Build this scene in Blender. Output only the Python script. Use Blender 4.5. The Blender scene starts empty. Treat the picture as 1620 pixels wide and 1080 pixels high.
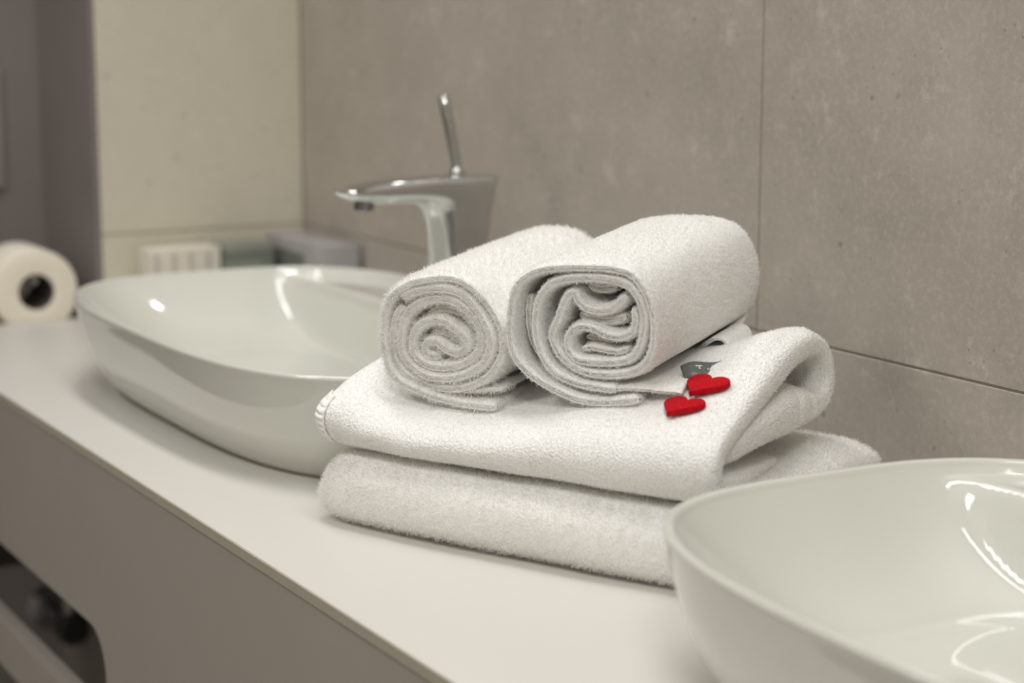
import bpy, bmesh, math, random
import numpy as np
from mathutils import Matrix, Vector

random.seed(4)
RNG = np.random.default_rng(11)
S = bpy.context.scene
C = S.collection
ZC = 0.86                      # height of the worktop above the floor (metres)

# ------------------------------------------------------------------ camera
cam_d = bpy.data.cameras.new('camera')
cam = bpy.data.objects.new('camera', cam_d); C.objects.link(cam)
cam.location = (0, 0, ZC + 0.40)
cam.rotation_euler = (math.radians(90 - 9.926), 0, math.radians(60.02))
cam_d.sensor_width = 36.0
cam_d.lens = 66.667
cam_d.clip_start = 0.02
cam_d.dof.use_dof = True
cam_d.dof.focus_distance = 1.43
cam_d.dof.aperture_fstop = 4.0
cam_d.dof.aperture_blades = 0
S.camera = cam

# ------------------------------------------------------------------ world, lamps, exposure
S.view_settings.view_transform = 'Standard'
S.view_settings.look = 'None'
S.view_settings.gamma = 1.0
S.view_settings.use_curve_mapping = False
S.view_settings.exposure = 0.21
w = bpy.data.worlds.new('world'); S.world = w
w.use_nodes = True
w.node_tree.nodes['Background'].inputs[0].default_value = (1.0, 0.95, 0.88, 1)
w.node_tree.nodes['Background'].inputs[1].default_value = 0.3
ROOM_H = 2.50
WARM = (1.0, 0.987, 0.962)

def lamp(name, loc, size, power, color=WARM, shape='DISK', size_y=None, rot=(0, 0, 0), spread=180):
    l = bpy.data.lights.new(name, 'AREA')
    l.shape = shape; l.size = size
    if size_y: l.size_y = size_y
    l.energy = power; l.color = color; l.spread = math.radians(spread)
    o = bpy.data.objects.new(name, l); C.objects.link(o)
    o.location = loc; o.rotation_euler = rot
    return o

ZL = ROOM_H - 0.012
for dy in (-0.05, 0.05):        # twin tubes of the ceiling fitting above the worktop
    lamp('tube_lamp_light', (-1.40, 0.62 + dy, ZL - 0.03), 1.9, 3.0, shape='RECTANGLE', size_y=0.04, spread=110)
for (x, y, r, p, sp) in [(-2.10, 0.30, 0.20, 0.9, 130), (0.55, -0.20, 0.60, 22, 180), (-1.5, -0.95, 0.60, 15, 180)]:  # unseen fill lights, added to brighten the left end and the front faces
    lamp('ceiling_fill_light', (x, y, ZL), r, p, spread=sp)
# small round reading lamp on the tiled wall above the far basin, just above the picture
lamp('wall_lamp_light', (-2.0, 1.045, 1.44), 0.016, 0.06, rot=(math.radians(-35), 0, math.radians(-6)), spread=120)
S.cycles.max_bounces = 14
S.cycles.diffuse_bounces = 8
S.cycles.use_denoising = True

# ------------------------------------------------------------------ helpers
def tag(o, label=None, cat=None, group=None, kind=None):
    if label: o['label'] = label
    if cat: o['category'] = cat
    if group: o['group'] = group
    if kind: o['kind'] = kind
    return o

def empty(name, loc=(0, 0, 0), rz=0.0, label=None, cat=None, group=None):
    o = bpy.data.objects.new(name, None); C.objects.link(o)
    o.empty_display_size = 0.05
    o.location = loc; o.rotation_euler = (0, 0, rz)
    return tag(o, label, cat, group)

def mesh_obj(name, verts, faces, mat, parent=None, smooth=True):
    me = bpy.data.meshes.new(name)
    me.from_pydata([tuple(map(float, v)) for v in verts], [], [tuple(f) for f in faces])
    me.validate()
    if smooth:
        me.polygons.foreach_set('use_smooth', np.ones(len(me.polygons), bool))
    me.materials.append(mat)
    o = bpy.data.objects.new(name, me); C.objects.link(o)
    o.parent = parent
    return o

def bm_obj(name, bm, mat, parent=None, smooth=False, angle=None):
    bmesh.ops.recalc_face_normals(bm, faces=bm.faces)
    me = bpy.data.meshes.new(name)
    if smooth:
        for f in bm.faces: f.smooth = True
    if angle is not None:
        for e in bm.edges:
            if len(e.link_faces) == 2 and e.calc_face_angle() > angle: e.smooth = False
    bm.to_mesh(me); bm.free()
    me.materials.append(mat)
    o = bpy.data.objects.new(name, me); C.objects.link(o)
    o.parent = parent
    return o

def box_bm(lo, hi, bevel=0.0, seg=2):
    bm = bmesh.new()
    c = [(a + b) / 2 for a, b in zip(lo, hi)]
    s = [b - a for a, b in zip(lo, hi)]
    bmesh.ops.create_cube(bm, size=1, matrix=Matrix.Translation(c) @ Matrix.Diagonal((*s, 1)))
    if bevel > 0:
        bmesh.ops.bevel(bm, geom=bm.edges[:], offset=bevel, segments=seg, affect='EDGES', profile=0.6)
    return bm

def box(name, lo, hi, mat, parent=None, bevel=0.0, seg=2):
    return bm_obj(name, box_bm(lo, hi, bevel, seg), mat, parent, smooth=bevel > 0, angle=0.6)

def tube_mesh(path, radii, n=20, caps=True):
    path = [Vector(p) for p in path]; V = []; F = []
    up = Vector((0, 0, 1))
    prev = None
    for i, p in enumerate(path):
        t = (path[min(i + 1, len(path) - 1)] - path[max(i - 1, 0)]).normalized()
        if prev is None:
            a = t.orthogonal().normalized()
        else:
            a = (prev - t * prev.dot(t)).normalized()
        prev = a; b = t.cross(a)
        for k in range(n):
            th = 2 * math.pi * k / n
            V.append(p + (a * math.cos(th) + b * math.sin(th)) * radii[i])
    for i in range(len(path) - 1):
        for k in range(n):
            F.append((i * n + k, i * n + (k + 1) % n, (i + 1) * n + (k + 1) % n, (i + 1) * n + k))
    if caps:
        F.append(tuple(reversed(range(n)))); F.append(tuple(range((len(path) - 1) * n, len(path) * n)))
    return V, F

def tube(name, path, radii, mat, parent=None, n=20):
    if not hasattr(radii, '__len__'): radii = [radii] * len(path)
    V, F = tube_mesh(path, radii, n)
    o = mesh_obj(name, V, F, mat, parent)
    return o

def lathe(name, prof, mat, parent=None, n=40, axis='Z', loc=(0, 0, 0)):
    """prof: list of (radius, height); closed where the radius is 0"""
    V = []; F = []
    for (r, h) in prof:
        for k in range(n):
            th = 2 * math.pi * k / n
            if axis == 'Z': v = (r * math.cos(th), r * math.sin(th), h)
            else: v = (h, r * math.cos(th), r * math.sin(th))
            V.append((v[0] + loc[0], v[1] + loc[1], v[2] + loc[2]))
    for i in range(len(prof) - 1):
        for k in range(n):
            F.append((i * n + k, i * n + (k + 1) % n, (i + 1) * n + (k + 1) % n, (i + 1) * n + k))
    bm = bmesh.new()
    vs = [bm.verts.new(v) for v in V]
    for f in F:
        try: bm.faces.new([vs[i] for i in f])
        except ValueError: pass
    bmesh.ops.remove_doubles(bm, verts=bm.verts, dist=1e-6)
    return bm_obj(name, bm, mat, parent, smooth=True, angle=0.7)

# ------------------------------------------------------------------ materials
def new_mat(name):
    m = bpy.data.materials.new(name); m.use_nodes = True
    nt = m.node_tree
    return m, nt, nt.nodes['Principled BSDF']

def N(nt, typ, **kw):
    n = nt.nodes.new(typ)
    for k, v in kw.items(): setattr(n, k, v)
    return n

def plain(name, col, rough=0.5, metal=0.0, coat=0.0, spec=0.5, var=0.06, scale=40, bump=0.0, bscale=300):
    """a base colour with a faint procedural variation and optional fine relief"""
    m, nt, b = new_mat(name)
    tc = N(nt, 'ShaderNodeTexCoord')
    no = N(nt, 'ShaderNodeTexNoise'); no.inputs['Scale'].default_value = scale; no.inputs['Detail'].default_value = 4
    nt.links.new(tc.outputs['Object'], no.inputs['Vector'])
    cr = N(nt, 'ShaderNodeValToRGB')
    lo = [max(0, c * (1 - var)) for c in col]; hi = [min(1, c * (1 + var)) for c in col]
    cr.color_ramp.elements[0].color = (*lo, 1); cr.color_ramp.elements[1].color = (*hi, 1)
    cr.color_ramp.elements[0].position = 0.3; cr.color_ramp.elements[1].position = 0.7
    nt.links.new(no.outputs['Fac'], cr.inputs['Fac'])
    nt.links.new(cr.outputs['Color'], b.inputs['Base Color'])
    b.inputs['Roughness'].default_value = rough
    b.inputs['Metallic'].default_value = metal
    b.inputs['Specular IOR Level'].default_value = spec
    b.inputs['Coat Weight'].default_value = coat
    b.inputs['Coat Roughness'].default_value = 0.03
    if bump > 0:
        n2 = N(nt, 'ShaderNodeTexNoise'); n2.inputs['Scale'].default_value = bscale; n2.inputs['Detail'].default_value = 3
        nt.links.new(tc.outputs['Object'], n2.inputs['Vector'])
        bp = N(nt, 'ShaderNodeBump'); bp.inputs['Strength'].default_value = bump; bp.inputs['Distance'].default_value = 0.001
        nt.links.new(n2.outputs['Fac'], bp.inputs['Height'])
        nt.links.new(bp.outputs['Normal'], b.inputs['Normal'])
    return m

def stone(name, dark, mid, light, warm=0.0):
    """grey cement-look porcelain: cloudy tone, small pale chips and dark pores"""
    m, nt, b = new_mat(name)
    geo = N(nt, 'ShaderNodeNewGeometry')
    v = geo.outputs['Position']
    def noise(scale, detail, rough=0.6):
        n = N(nt, 'ShaderNodeTexNoise'); n.inputs['Scale'].default_value = scale
        n.inputs['Detail'].default_value = detail; n.inputs['Roughness'].default_value = rough
        nt.links.new(v, n.inputs['Vector']); return n.outputs['Fac']
    def ramp(f, p0, p1, c0=0.0, c1=1.0):
        r = N(nt, 'ShaderNodeMapRange'); r.inputs['From Min'].default_value = p0; r.inputs['From Max'].default_value = p1
        r.inputs['To Min'].default_value = c0; r.inputs['To Max'].default_value = c1
        nt.links.new(f, r.inputs['Value']); return r.outputs['Result']
    def mix(f, a, bcol):
        x = N(nt, 'ShaderNodeMix', data_type='RGBA')
        nt.links.new(f, x.inputs['Factor'])
        for i, s in ((6, a), (7, bcol)):
            if isinstance(s, tuple): x.inputs[i].default_value = (*s, 1)
            else: nt.links.new(s, x.inputs[i])
        return x.outputs[2]
    cloud = noise(9, 8, 0.65); fine = noise(160, 5, 0.7)
    c = mix(ramp(cloud, 0.32, 0.68), dark, mid)
    c = mix(ramp(fine, 0.48, 0.75, 0, 0.55), c, light)
    mott = noise(38, 6, 0.75)
    c = mix(ramp(mott, 0.56, 0.72, 0, 0.75), c, light)
    c = mix(ramp(noise(60, 4, 0.7), 0.36, 0.27, 0, 0.55), c, tuple(x * 0.72 for x in dark))
    vo = N(nt, 'ShaderNodeTexVoronoi'); vo.inputs['Scale'].default_value = 46
    nt.links.new(v, vo.inputs['Vector'])
    v2 = N(nt, 'ShaderNodeTexVoronoi'); v2.inputs['Scale'].default_value = 110
    nt.links.new(v, v2.inputs['Vector'])
    p2 = ramp(v2.outputs['Distance'], 0.06, 0.20, 0.6, 0.0)
    g2 = ramp(noise(30, 3), 0.53, 0.60)
    m2 = N(nt, 'ShaderNodeMath', operation='MULTIPLY'); nt.links.new(p2, m2.inputs[0]); nt.links.new(g2, m2.inputs[1])
    c = mix(m2.outputs[0], c, tuple(x * 0.5 for x in dark))
    pore = ramp(vo.outputs['Distance'], 0.05, 0.16, 0.75, 0.0)
    gate = ramp(noise(17, 3), 0.52, 0.60)
    mul = N(nt, 'ShaderNodeMath', operation='MULTIPLY'); nt.links.new(pore, mul.inputs[0]); nt.links.new(gate, mul.inputs[1])
    c = mix(mul.outputs[0], c, tuple(x * 0.45 for x in dark))
    nt.links.new(c, b.inputs['Base Color'])
    b.inputs['Roughness'].default_value = 0.42
    b.inputs['Specular IOR Level'].default_value = 0.6
    bp = N(nt, 'ShaderNodeBump'); bp.inputs['Strength'].default_value = 0.12; bp.inputs['Distance'].default_value = 0.001
    nt.links.new(fine, bp.inputs['Height']); nt.links.new(bp.outputs['Normal'], b.inputs['Normal'])
    return m

def cloth(name, col, stretch=(1, 1, 1), scale=650, strength=0.6, dist=0.0015):
    m, nt, b = new_mat(name)
    tc = N(nt, 'ShaderNodeTexCoord')
    mp = N(nt, 'ShaderNodeMapping'); mp.inputs['Scale'].default_value = stretch
    nt.links.new(tc.outputs['Object'], mp.inputs['Vector'])
    n1 = N(nt, 'ShaderNodeTexNoise'); n1.inputs['Scale'].default_value = scale; n1.inputs['Detail'].default_value = 2
    nt.links.new(mp.outputs['Vector'], n1.inputs['Vector'])
    cr = N(nt, 'ShaderNodeValToRGB')
    cr.color_ramp.elements[0].color = (*[c * 0.90 for c in col], 1); cr.color_ramp.elements[0].position = 0.32
    cr.color_ramp.elements[1].color = (*col, 1); cr.color_ramp.elements[1].position = 0.55
    nt.links.new(n1.outputs['Fac'], cr.inputs['Fac'])
    nt.links.new(cr.outputs['Color'], b.inputs['Base Color'])
    b.inputs['Roughness'].default_value = 1.0
    b.inputs['Specular IOR Level'].default_value = 0.1
    b.inputs['Sheen Weight'].default_value = 0.15
    bp = N(nt, 'ShaderNodeBump'); bp.inputs['Strength'].default_value = strength; bp.inputs['Distance'].default_value = dist
    nt.links.new(n1.outputs['Fac'], bp.inputs['Height']); nt.links.new(bp.outputs['Normal'], b.inputs['Normal'])
    return m

def pile_mat(name, col):
    m = bpy.data.materials.new(name); m.use_nodes = True
    nt = m.node_tree; nt.nodes.clear()
    out = N(nt, 'ShaderNodeOutputMaterial')
    d = N(nt, 'ShaderNodeBsdfDiffuse'); t = N(nt, 'ShaderNodeBsdfTranslucent'); mx = N(nt, 'ShaderNodeMixShader')
    tc = N(nt, 'ShaderNodeTexCoord'); no = N(nt, 'ShaderNodeTexNoise'); no.inputs['Scale'].default_value = 400
    nt.links.new(tc.outputs['Object'], no.inputs['Vector'])
    cr = N(nt, 'ShaderNodeValToRGB')
    cr.color_ramp.elements[0].color = (*[c * 0.93 for c in col], 1); cr.color_ramp.elements[1].color = (*col, 1)
    nt.links.new(no.outputs['Fac'], cr.inputs['Fac'])
    nt.links.new(cr.outputs['Color'], d.inputs['Color']); nt.links.new(cr.outputs['Color'], t.inputs['Color'])
    mx.inputs[0].default_value = 0.5
    nt.links.new(d.outputs[0], mx.inputs[1]); nt.links.new(t.outputs[0], mx.inputs[2])
    nt.links.new(mx.outputs[0], out.inputs['Surface'])
    return m

M = {}
M['tile_grey'] = stone('cement_tile', (0.345, 0.311, 0.272), (0.425, 0.385, 0.340), (0.55, 0.505, 0.455))
M['tile_beige'] = stone('beige_tile', (0.62, 0.585, 0.48), (0.66, 0.625, 0.52), (0.71, 0.675, 0.57))
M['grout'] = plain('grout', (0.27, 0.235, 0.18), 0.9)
M['dark_wall'] = plain('dark_panel', (0.225, 0.202, 0.194), 0.45, var=0.04, scale=8)
M['pale_plate'] = plain('pale_plate', (0.33, 0.31, 0.31), 0.4)
M['ceiling'] = plain('ceiling_paint', (0.85, 0.83, 0.79), 0.9)
M['paint'] = plain('wall_paint', (0.56, 0.52, 0.45), 0.9)
M['floor'] = stone('floor_tile', (0.22, 0.20, 0.175), (0.27, 0.25, 0.22), (0.34, 0.31, 0.28))
M['worktop'] = plain('matt_white_worktop', (0.625, 0.608, 0.572), 0.42, var=0.01, scale=6, spec=0.35)
M['worktop_edge'] = plain('worktop_edge', (0.44, 0.405, 0.335), 0.5, var=0.02)
M['apron'] = plain('cabinet_front', (0.385, 0.355, 0.32), 0.5, var=0.02, scale=5, spec=0.3)
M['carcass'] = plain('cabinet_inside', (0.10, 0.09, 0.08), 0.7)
M['ceramic'] = plain('glazed_ceramic', (0.63, 0.635, 0.58), 0.07, var=0.006, scale=4, coat=0.5, spec=0.5)
M['chrome'] = plain('chrome', (0.62, 0.63, 0.63), 0.09, 1.0, var=0.02)
M['dark_chrome'] = plain('dark_chrome', (0.30, 0.30, 0.32), 0.2, 1.0, var=0.02)
M['rubber'] = plain('black_rubber', (0.02, 0.02, 0.02), 0.5)
M['paper'] = plain('tissue_paper', (0.82, 0.77, 0.66), 0.95, var=0.03, scale=120, bump=0.4, bscale=250)
M['core'] = plain('cardboard', (0.10, 0.085, 0.07), 0.95)
M['felt'] = plain('red_felt', (0.50, 0.006, 0.014), 0.95, var=0.25, scale=500, bump=0.9, bscale=900, spec=0.15)
M['label_grey'] = plain('grey_satin_label', (0.115, 0.125, 0.12), 0.38, var=0.15, scale=300)
M['label_ink'] = plain('label_lettering', (0.75, 0.74, 0.70), 0.6)
M['carton'] = plain('white_carton', (0.72, 0.68, 0.60), 0.6, var=0.03)
M['carton_print'] = plain('carton_print', (0.52, 0.49, 0.43), 0.6)
M['green_box'] = plain('sage_box', (0.22, 0.25, 0.21), 0.5, var=0.1)
M['silver_box'] = plain('silver_box', (0.37, 0.36, 0.365), 0.4, var=0.08)
M['silver_dark'] = plain('silver_box_print', (0.17, 0.18, 0.17), 0.45)
WHITE = (0.905, 0.90, 0.885)
M['terry'] = cloth('white_terry', WHITE, scale=520)
M['terry_rib'] = cloth('white_ribbed_terry', WHITE, stretch=(1.0, 0.45, 0.9), scale=620, strength=1.0, dist=0.002)
M['terry_rib_roll'] = cloth('white_ribbed_roll_terry', WHITE, stretch=(0.45, 1.0, 0.45), scale=620, strength=1.0, dist=0.002)
M['pile'] = pile_mat('terry_loops', (0.972, 0.966, 0.952))
M['hem'] = cloth('woven_hem', (0.90, 0.895, 0.875), scale=900, strength=0.3)

# ------------------------------------------------------------------ the room
XW = -2.422      # end wall (faces +X)
YW = 1.063       # wall behind the worktop (faces -Y)
XE, YF = 1.7, -1.6
XD = -2.66       # dark wall of the recess at the end of the worktop
YD = 0.772       # where the beige wall stops
JZ = ZC + 0.107  # height of the horizontal joint

def tiles(parent, axis, plane, spans_h, spans_v, mat, gap=0.0022, thick=0.009):
    """axis 'Y': wall facing -Y at y=plane; axis 'X': wall facing +X at x=plane"""
    for (a0, a1) in spans_h:
        for (z0, z1) in spans_v:
            g = gap / 2
            if axis == 'Y':
                lo, hi = (a0 + g, plane, z0 + g), (a1 - g, plane + thick, z1 - g)
            else:
                lo, hi = (plane - thick, a0 + g, z0 + g), (plane, a1 - g, z1 - g)
            box('tile', lo, hi, mat, parent, bevel=0.0006, seg=1)

fl = tag(box('floor', (XD - 0.9, YF, -0.05), (XE, YW + 0.05, 0), M['floor']), kind='structure')
ce = tag(box('ceiling', (XD - 0.9, YF, ROOM_H), (XE, YW + 0.05, ROOM_H + 0.05), M['ceiling']), kind='structure')
wb = tag(box('wall_back', (XW - 0.01, YW + 0.0014, 0), (XE, YW + 0.06, ROOM_H), M['grout']), kind='structure')
JX = -1.389
cols = [(XW, JX), (JX, JX + 1.2), (JX + 1.2, JX + 2.4), (JX + 2.4, XE)]
rows = [(0, JZ - 0.6), (JZ - 0.6, JZ), (JZ, JZ + 0.6), (JZ + 0.6, JZ + 1.2), (JZ + 1.2, ROOM_H)]
tiles(wb, 'Y', YW, cols, rows, M['tile_grey'])
wl = tag(box('wall_left', (XD - 0.02, YD, 0), (XW - 0.0014, YW + 0.06, ROOM_H), M['grout']), kind='structure')
tiles(wl, 'X', XW, [(YD + 0.001, YW)], rows, M['tile_beige'])
box('return_panel', (XD, YD - 0.006, 0), (XW, YD, ROOM_H), M['dark_wall'], wl)
tag(box('wall_recess', (XD - 0.05, YF, 0), (XD, YD, ROOM_H), M['dark_wall']), kind='structure')
tag(box('wall_right', (XE, YF, 0), (XE + 0.05, YW + 0.05, ROOM_H), M['paint']), kind='structure')
tag(box('wall_front', (XD - 0.05, YF - 0.05, 0), (XE, YF, ROOM_H), M['paint']), kind='structure')

# ------------------------------------------------------------------ worktop and cabinet
YE = 0.5145      # front edge of the worktop
XC0, XC1 = XW, 0.12
wt = empty('worktop', ((XC0 + XC1) / 2, YE, ZC), 0, 'long matt white worktop running along the grey tiled wall', 'worktop')
wm = Matrix.Translation(-Vector(wt.location))
def at(o, parent):
    """parent a world-coordinate object to an unrotated empty"""
    o.parent = parent
    o.location = -Vector(parent.location)
    return o
o = box('slab', (XC0, YE + 0.0012, ZC - 0.009), (XC1, YW - 0.0005, ZC), M['worktop'], None, bevel=0.0008, seg=2); at(o, wt)
o = box('edge_band', (XC0, YE, ZC - 0.0092), (XC1, YE + 0.0013, ZC - 0.0004), M['worktop_edge'], None, bevel=0.0004, seg=1); at(o, wt)
tag(o, 'taupe edge band')

cab = empty('vanity_cabinet', ((XC0 + XC1) / 2, YE + 0.002, ZC - 0.33), 0,
            'grey-beige vanity front panel with a rounded slot below the white worktop', 'cabinet')
PY0, PY1 = YE + 0.0015, YE + 0.0225
PZ0, PZ1 = ZC - 0.318, ZC - 0.0102
HX0, HX1, HZ0, HZ1, HR = -2.27, -1.652, ZC - 0.268, ZC - 0.173, 0.044
def rounded_hole():
    pts = []
    for (cx, cz, a0) in ((HX1 - HR, HZ1 - HR, 0), (HX0 + HR, HZ1 - HR, 90), (HX0 + HR, HZ0 + HR, 180), (HX1 - HR, HZ0 + HR, 270)):
        for k in range(13):
            a = math.radians(a0 + 90 * k / 12)
            pts.append((cx + HR * math.cos(a), cz + HR * math.sin(a)))
    return pts
hole = rounded_hole()
hc = ((HX0 + HX1) / 2, (HZ0 + HZ1) / 2)
angs = [math.atan2(z - hc[1], x - hc[0]) for x, z in hole]
corners = [(XC1, PZ1), (XC0, PZ1), (XC0, PZ0), (XC1, PZ0)]
def outer_pt(a):
    dx, dz = math.cos(a), math.sin(a); t = 1e9
    if dx > 1e-9: t = min(t, (XC1 - hc[0]) / dx)
    if dx < -1e-9: t = min(t, (XC0 - hc[0]) / dx)
    if dz > 1e-9: t = min(t, (PZ1 - hc[1]) / dz)
    if dz < -1e-9: t = min(t, (PZ0 - hc[1]) / dz)
    return (hc[0] + dx * t, hc[1] + dz * t)
ring = [(h, outer_pt(a), a) for h, a in zip(hole, angs)]
for cx, cz in corners:      # hole points facing each corner of the panel
    a = math.atan2(cz - hc[1], cx - hc[0])
    i = min(range(len(ring)), key=lambda k: abs(math.atan2(math.sin(ring[k][2] - a), math.cos(ring[k][2] - a))))
    ring[i] = (ring[i][0], (cx, cz), ring[i][2])
V = []; F = []
for (h, q, a) in ring:
    V += [(h[0], PY0, h[1]), (q[0], PY0, q[1]), (h[0], PY1, h[1]), (q[0], PY1, q[1])]
n = len(ring)
for i in range(n):
    j = (i + 1) % n; a = 4 * i; b = 4 * j
    F += [(a, a + 1, b + 1, b), (a + 2, b + 2, b + 3, a + 3), (a, b, b + 2, a + 2), (a + 1, a + 3, b + 3, b + 1)]
o = mesh_obj('front_panel', V, F, M['apron'], None, smooth=False); at(o, cab)
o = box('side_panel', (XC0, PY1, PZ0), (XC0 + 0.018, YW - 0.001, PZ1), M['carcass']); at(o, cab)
o = box('side_panel', (XC1 - 0.018, PY1, PZ0), (XC1, YW - 0.001, PZ1), M['apron']); at(o, cab)
o = box('top_rail', (XC0 + 0.018, PY1, PZ1 - 0.06), (XC1 - 0.018, PY1 + 0.018, PZ1), M['carcass']); at(o, cab)
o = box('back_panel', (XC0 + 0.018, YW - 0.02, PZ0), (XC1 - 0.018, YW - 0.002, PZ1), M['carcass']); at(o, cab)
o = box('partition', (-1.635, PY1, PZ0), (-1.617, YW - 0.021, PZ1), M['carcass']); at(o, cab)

# ------------------------------------------------------------------ basins
BA, BB, BN, BZ = 0.352, 0.204, 3.3, 0.100
def superel(a, b, th, n=BN):
    c, s = math.cos(th), math.sin(th)
    return (a * math.copysign(abs(c) ** (2 / n), c), b * math.copysign(abs(s) ** (2 / n), s))
def sstep(a, b, x):
    t = min(1, max(0, (x - a) / (b - a))); return t * t * (3 - 2 * t)

def basin_mesh():
    na = 360
    ths = []
    # even spacing along the outline
    fine = [2 * math.pi * k / 6000 for k in range(6001)]
    P = np.array([superel(BA, BB, t) for t in fine]); d = np.r_[0, np.cumsum(np.hypot(*np.diff(P, axis=0).T))]
    ths = np.interp(np.linspace(0, d[-1], na + 1)[:-1], d, fine)
    V = []; rings = []
    def add(ring): rings.append(list(range(len(V), len(V) + na))); V.extend(ring)
    # outside, from the foot up to the rim
    for (ins, z) in [(0.0405, 0.0012), (0.039, 0.0035), (0.034, 0.008), (0.027, 0.015), (0.0195, 0.026), (0.0135, 0.041),
                     (0.0085, 0.058), (0.0045, 0.075), (0.0018, 0.089), (0.0006, 0.0945), (0.0, 0.0965), (0.0004, 0.0985),
                     (0.0018, 0.0998), (0.0036, 0.1000), (0.0054, 0.0995), (0.0068, 0.0980), (0.0078, 0.0955)]:
        add([(*superel(BA - ins, BB - ins, t), z) for t in ths])
    ai, bi = BA - 0.0078, BB - 0.0078
    for k in range(1, 131):
        dl = (k / 130) ** 1.25 * (bi - 0.003)
        ringv = []
        for t in ths:
            nn_ = 2.4 + (BN - 2.4) * (1 - dl / bi)
            x, y = superel(ai - dl, bi - dl, t, nn_)
            zb = 0.0215 + 0.074 * (1 - min(1, dl / 0.105)) ** 2.0
            ye = 0.106 + 0.006 * (1 - (x / 0.33) ** 2)
            wgt = sstep(ye - 0.019, ye + 0.002, y)
            zd = 0.0905
            ringv.append((x, y, zb + max(0, zd - zb) * wgt))
        add(ringv)
    F = []
    for i in range(len(rings) - 1):
        A, B = rings[i], rings[i + 1]
        for k in range(na):
            F.append((A[k], A[(k + 1) % na], B[(k + 1) % na], B[k]))
    F.append(tuple(rings[-1]))
    F.append(tuple(reversed(rings[0])))
    return V, F

BV, BF = basin_mesh()
XB1, XB2, YB = -1.731, -0.603, 0.780
def make_basin(x, label):
    r = empty('wash_basin', (x, YB, ZC), 0, label, 'basin', 'vessel basins on the worktop')
    mesh_obj('bowl', BV, BF, M['ceramic'], r)
    lathe('drain_plug', [(0, 0.0275), (0.020, 0.027), (0.029, 0.0255), (0.031, 0.0235), (0.031, 0.021)], M['chrome'], r)
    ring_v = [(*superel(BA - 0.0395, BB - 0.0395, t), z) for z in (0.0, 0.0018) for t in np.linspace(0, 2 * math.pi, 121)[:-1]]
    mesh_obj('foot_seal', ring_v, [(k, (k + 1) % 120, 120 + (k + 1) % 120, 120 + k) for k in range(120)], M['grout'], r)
    return r
make_basin(XB1, 'white oval vessel basin with the chrome mixer tap, behind the towels')
make_basin(XB2, 'large white oval vessel basin in the right foreground beside the towels')

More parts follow.
